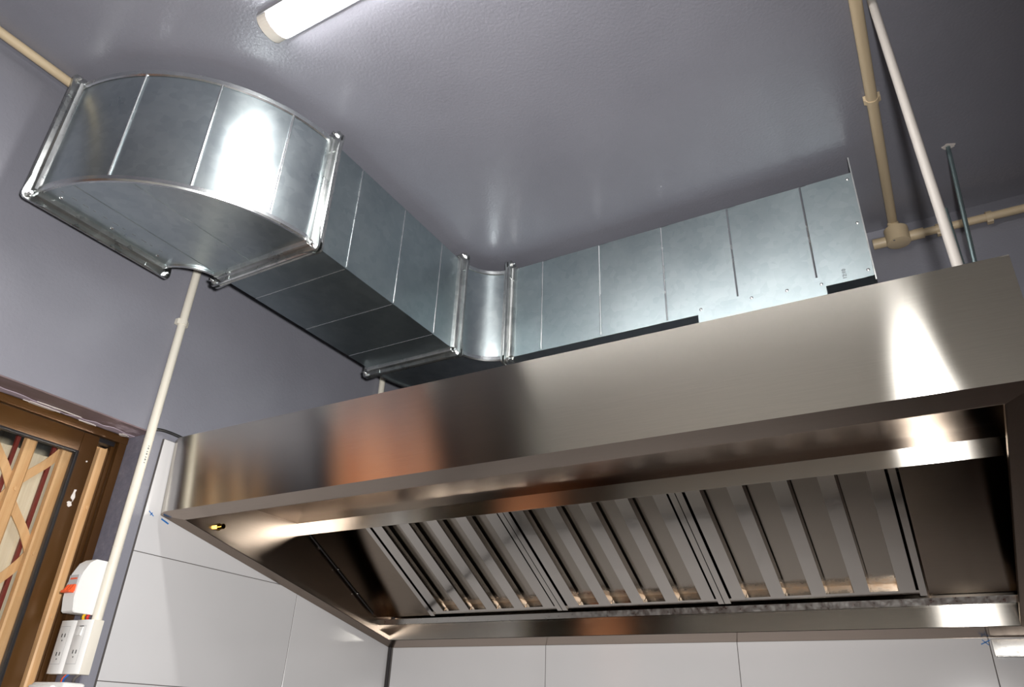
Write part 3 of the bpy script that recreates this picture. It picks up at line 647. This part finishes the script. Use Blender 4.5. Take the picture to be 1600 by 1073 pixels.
part('rod', rod_mesh((1.9565, -0.22, 2.24), (1.9545, -0.22, 2.915), 0.0048, 200), 'zinc_rod', rod2)
part('nut', B(cyl, (1.9565, -0.22, hzt-0.006), (1.9565, -0.22, hzt+0.003), 0.009, 6), 'bolt_steel', rod2)
part('lug', B(bbox, (hx1, -0.25, hzt-0.012), (1.975, -0.19, hzt-0.006), 0.001, 1), 'scratched_steel', rod2)

# ------------------------------------------------------------------ electrics on the door reveal
RY = DY0-0.003
bk = thing('breaker_box', 'small white breaker box with orange switch above the sockets', 'breaker box', (-0.033, RY-0.03, 1.797))
bx0, bx1 = -0.064, -0.017
zs = [1.797, 1.80, 1.83, 1.857, 1.885, 1.91, 1.920]; yf = [-1.150, -1.154, -1.160, -1.160, -1.156, -1.145, -1.132]
bm = bmesh.new(); prism(bm, [(RY, 1.797)]+list(zip(yf, zs))+[(RY, 1.920)], lambda y, z: V(bx0, y, z), lambda y, z: V(bx1, y, z))
bmesh.ops.bevel(bm, geom=[e_ for e_ in bm.edges if abs(e_.verts[0].co.x-e_.verts[1].co.x) < 1e-6], offset=0.0015, segments=2, affect='EDGES'); part('case', bm, 'plastic_white', bk)
part('window', B(box, (bx0+0.006, -1.1615, 1.858), (bx1-0.006, -1.157, 1.880)), 'plastic_grey', bk, smooth=0)
part('indicator', B(box, (bx0+0.012, -1.1622, 1.870), (bx1-0.009, -1.160, 1.8735)), 'orange_plastic', bk, smooth=0)
for i in range(3):
    x = bx0+0.010+i*0.0115; bm = bmesh.new(); prism(bm, [(-1.158, 1.843), (-1.158, 1.857), (-1.164, 1.858), (-1.170, 1.846), (-1.170, 1.843)], lambda y, z: V(x, y, z), lambda y, z: V(x+0.007, y, z)); part('toggle', bm, 'orange_plastic', bk)
part('toggle_bar', B(bbox, (bx0+0.004, -1.172, 1.839), (bx1-0.008, -1.160, 1.845), 0.001, 1), 'orange_plastic', bk)

sk = thing('socket_box', 'cream double switch and socket box below the breaker', 'socket box', (-0.05, RY-0.015, 1.668))
sx0, sx1, sz0, sz1, sy = -0.114, 0.011, 1.669, 1.786, -1.112
part('back_box', B(bbox, (sx0+0.003, sy, sz0), (sx1, RY, sz1), 0.002), 'plastic_cream', sk)
mid = (sx0+sx1)/2
for a, c in ((sx0, mid), (mid, sx1-0.002)):
    bm = bmesh.new(); prism(bm, [(a, sy), (a+0.002, sy-0.004), (a+0.010, sy-0.007), (c-0.012, sy-0.007), (c-0.002, sy-0.003), (c, sy)], lambda x, y: V(x, y, sz0+0.001), lambda x, y: V(x, y, sz1-0.001)); part('face_plate', bm, 'plastic_white', sk)
def plate_bits(cx, zc_, kind):
    fy = sy-0.007
    if kind == 'switch':
        bm = bmesh.new(); prism(bm, [(fy, zc_-0.010), (fy-0.004, zc_-0.009), (fy-0.001, zc_+0.010), (fy, zc_+0.010)], lambda y, z: V(cx-0.007, y, z), lambda y, z: V(cx+0.007, y, z)); s = part('rocker', bm, 'plastic_white', sk)
        part('shadow_gap', B(box, (cx-0.008, fy-0.0004, zc_+0.010), (cx+0.008, fy+0.001, zc_+0.012)), 'slot_black', s, smooth=0)
    else:
        for dx in (-0.006, 0.006): part('socket_slot', B(box, (cx+dx-0.0014, fy-0.0004, zc_-0.004), (cx+dx+0.0014, fy+0.001, zc_+0.004)), 'slot_black', sk, smooth=0)
        part('socket_slot', B(cyl, (cx, fy-0.0004, zc_-0.011), (cx, fy+0.001, zc_-0.011), 0.0016, 8), 'slot_black', sk)
q1, q2 = sx0+0.030, mid+0.030
plate_bits(q1, 1.752, 'socket'); plate_bits(q1, 1.712, 'socket'); plate_bits(q2, 1.760, 'switch'); plate_bits(q2, 1.716, 'socket')
for cx in (q1, q2):
    fy = sy-0.0072; bm = bmesh.new()
    for lo, hi in (((cx-0.020, fy, 1.690), (cx-0.0192, fy+0.001, 1.772)), ((cx+0.0172, fy, 1.690), (cx+0.018, fy+0.001, 1.772)), ((cx-0.020, fy, 1.690), (cx+0.018, fy+0.001, 1.6908)), ((cx-0.020, fy, 1.7712), (cx+0.018, fy+0.001, 1.772))): box(bm, lo, hi)
    part('module_outline', bm, 'plastic_grey', sk, smooth=0)
lb = thing('lower_box', 'white rounded plastic box at the bottom edge below the socket box', 'electrical box', (-0.06, RY-0.025, 1.54))
part('case', B(bbox, (-0.118, -1.140, 1.54), (0.010, RY, 1.652), 0.008, 3), 'plastic_white', lb)
part('cover', B(bbox, (-0.110, -1.150, 1.548), (-0.02, -1.138, 1.646), 0.005, 3), 'plastic_white', lb)
for i, (mt, nm, y) in enumerate((('wire_red', 'red wire between breaker and socket box', -1.106), ('wire_yellow', 'yellow wire between breaker and socket box', -1.112))):
    single('wire', B(tube, curve_pts([(-0.026-0.006*i, y, 1.800), (-0.022-0.007*i, y-0.006, 1.792), (-0.028-0.006*i, y, 1.784)], 6), 0.0032, 8), mt, nm, 'wire')
for mt, nm, x in (('wire_blue', 'blue wire between socket box and lower box', -0.052), ('orange_plastic', 'orange wire between socket box and lower box', -0.058), ('wire_grey', 'grey cable between socket box and lower box', -0.012)):
    single('wire', B(tube, curve_pts([(x+0.008, -1.100, 1.672), (x, -1.106, 1.66), (x-0.008, -1.100, 1.648)], 6), 0.0035 if 'cable' in nm else 0.0025, 8), mt, nm, 'wire')
single('black_cable', B(tube, curve_pts([(-0.012, -1.10, 2.262), (-0.008, -1.075, 2.271), (-0.003, -1.045, 2.272), (0.006, -1.01, 2.267), (0.012, -0.97, 2.2625), (0.02, -0.8, 2.2625)], 8), 0.0042, 8), 'black_rubber', 'black cable bending over the left end of the hood', 'cable')

# ------------------------------------------------------------------ small things on the tiles
bm = bmesh.new(); x0, x1, z0, z1 = 1.808, 1.99, 1.790, 1.829
bbox(bm, (x0, -0.006, z0), (x1, 0.0, z1), 0.002, 2)
br = thing('wall_bracket', 'scratched stainless bracket plate on the tiles under the right end of the hood', 'bracket', (1.9, -0.003, z0)); part('plate', bm, 'scratched_steel', br)
part('shelf', B(bbox, (x0+0.004, -0.022, z0-0.002), (x1, 0.0, z0+0.001), 0.001, 1), 'scratched_steel', br)
def mark(label, strokes, axis):
    bm = bmesh.new()
    for p, q, w in strokes:
        p, q = Vector(p), Vector(q); d = (q-p).normalized(); nrm = V(1, 0, 0) if axis == 'x' else V(0, -1, 0); s = d.cross(nrm)*w
        slab(bm, [p-s, q-s, q+s, p+s], nrm*0.0006)
    single('marker_stroke', bm, 'blue_mark', label, 'marker mark', smooth=0)
mark('blue marker cross on the left tiles at the hood corner', [((-0.0094, -1.040, 2.060), (-0.0094, -1.024, 2.050), 0.0011), ((-0.0094, -1.034, 2.050), (-0.0094, -1.029, 2.058), 0.001)], 'x')
mark('blue marker dash on the left tiles under the hood rim', [((-0.0094, -1.000, 2.049), (-0.0094, -0.976, 2.041), 0.002)], 'x')
mark('blue marker cross on the back tiles at the right end of the hood', [((1.786, -0.0002, 1.818), (1.806, -0.0002, 1.827), 0.0012), ((1.790, -0.0002, 1.828), (1.802, -0.0002, 1.816), 0.001)], 'y')

# ------------------------------------------------------------------ range below the hood (below the picture; its top shows as reflections in the filters)
mat('cast_iron', srgb(30, 28, 28), 0.5, 0.3)
rg = thing('gas_range', 'stainless gas range standing on the floor below the hood', 'gas range', (0.95, -0.4, 0))
part('worktop', B(bbox, (0.03, -0.80, 0.80), (1.88, -0.02, 0.84), 0.003), 'scratched_steel', rg)
part('body', B(box, (0.05, -0.76, 0.30), (1.86, -0.04, 0.80)), 'stainless_dull', rg)
for x in (0.08, 1.80):
    for y in (-0.73, -0.1): part('leg', B(cyl, (x, y, 0), (x, y, 0.3), 0.02, 12), 'scratched_steel', rg)
for x in (0.35, 0.95, 1.55):
    bm = bmesh.new(); c = V(x, -0.5, 0.84)
    for r in (0.17, 0.10): tube(bm, [c+V(r*math.cos(2*PI*k/24), r*math.sin(2*PI*k/24), 0.03) for k in range(25)], 0.012, 6)
    for k in range(6):
        a = PI*k/3; tube(bm, [c+V(0.05*math.cos(a), 0.05*math.sin(a), 0.03), c+V(0.18*math.cos(a), 0.18*math.sin(a), 0.03)], 0.011, 6)
    cyl(bm, c, c+V(0, 0, 0.02), 0.05, 16); part('burner', bm, 'cast_iron', rg)
    part('drip_tray', B(bbox, (x-0.23, -0.74, 0.838), (x+0.23, -0.26, 0.846), 0.002, 1), 'cast_iron', rg)
    part('knob', B(cyl, (x, -0.76, 0.72), (x, -0.79, 0.72), 0.025, 16), 'black_rubber', rg)

# unseen cupboard added beyond the door for a dark zone in the hood's reflection
m, nt, b = mat('dark_wood', srgb(58, 42, 32), 0.45)
n = noise(nt, 12, 4, 0.6, (5, 5, 0.3)); ramp(nt, n, b, 'Base Color', [(0.3, srgb(48, 34, 26)), (0.7, srgb(70, 50, 38))])
cb = thing('added_cupboard', 'unseen dark brown cupboard added to darken a zone of the hood reflection', 'cupboard', (0.2, -2.5, 0))
part('carcass', B(box, (XW+0.002, -2.79, 0.06), (0.16, -2.2, 2.75)), 'dark_wood', cb)
part('plinth', B(box, (XW+0.002, -2.78, 0), (0.15, -2.22, 0.06)), 'dark_wood', cb)
for y in (-2.785, -2.49):
    d = part('door', B(bbox, (0.162, y, 0.08), (0.18, y+0.285, 2.74), 0.003), 'dark_wood', cb); yy = y+0.25 if y < -2.6 else y+0.035
    part('handle', B(tube, [(0.18, yy, 1.0), (0.20, yy, 1.0), (0.20, yy, 1.15), (0.18, yy, 1.15)], 0.005, 8), 'bolt_steel', d)

# unseen curtain added beside the door so the hood front reflects warm folds
m, nt, b = mat('orange_cloth', srgb(200, 138, 94), 0.8)
n = noise(nt, 140, 2); ramp(nt, n, b, 'Base Color', [(0.3, srgb(194, 130, 88)), (0.7, srgb(210, 148, 106))])
ct = thing('added_curtain', 'unseen orange curtain added beside the door for warm streaks in the hood', 'curtain', (0.06, -1.9, 0.3))
bm = bmesh.new(); N = 90; rows = [0.3, 0.9, 1.5, 2.0, 2.39]
f = lambda k, z: V(0.070+(0.034+0.010*math.sin(k*0.13))*math.sin(k*0.36+0.3*math.sin(z*2)+0.8*math.sin(k*0.09)), -1.585-0.56*k/N, z)
loft(bm, [[f(k, z) for k in range(N+1)]+[f(k, z)+V(-0.002, 0, 0) for k in range(N, -1, -1)] for z in rows]); part('cloth', bm, 'orange_cloth', ct)
part('rod', B(cyl, (0.070, -1.60, 2.40), (0.070, -2.18, 2.40), 0.010, 14), 'bolt_steel', ct)
for y in (-1.66, -2.17): part('bracket', B(cyl, (XW, y, 2.40), (0.070, y, 2.40), 0.007, 10), 'bolt_steel', ct)
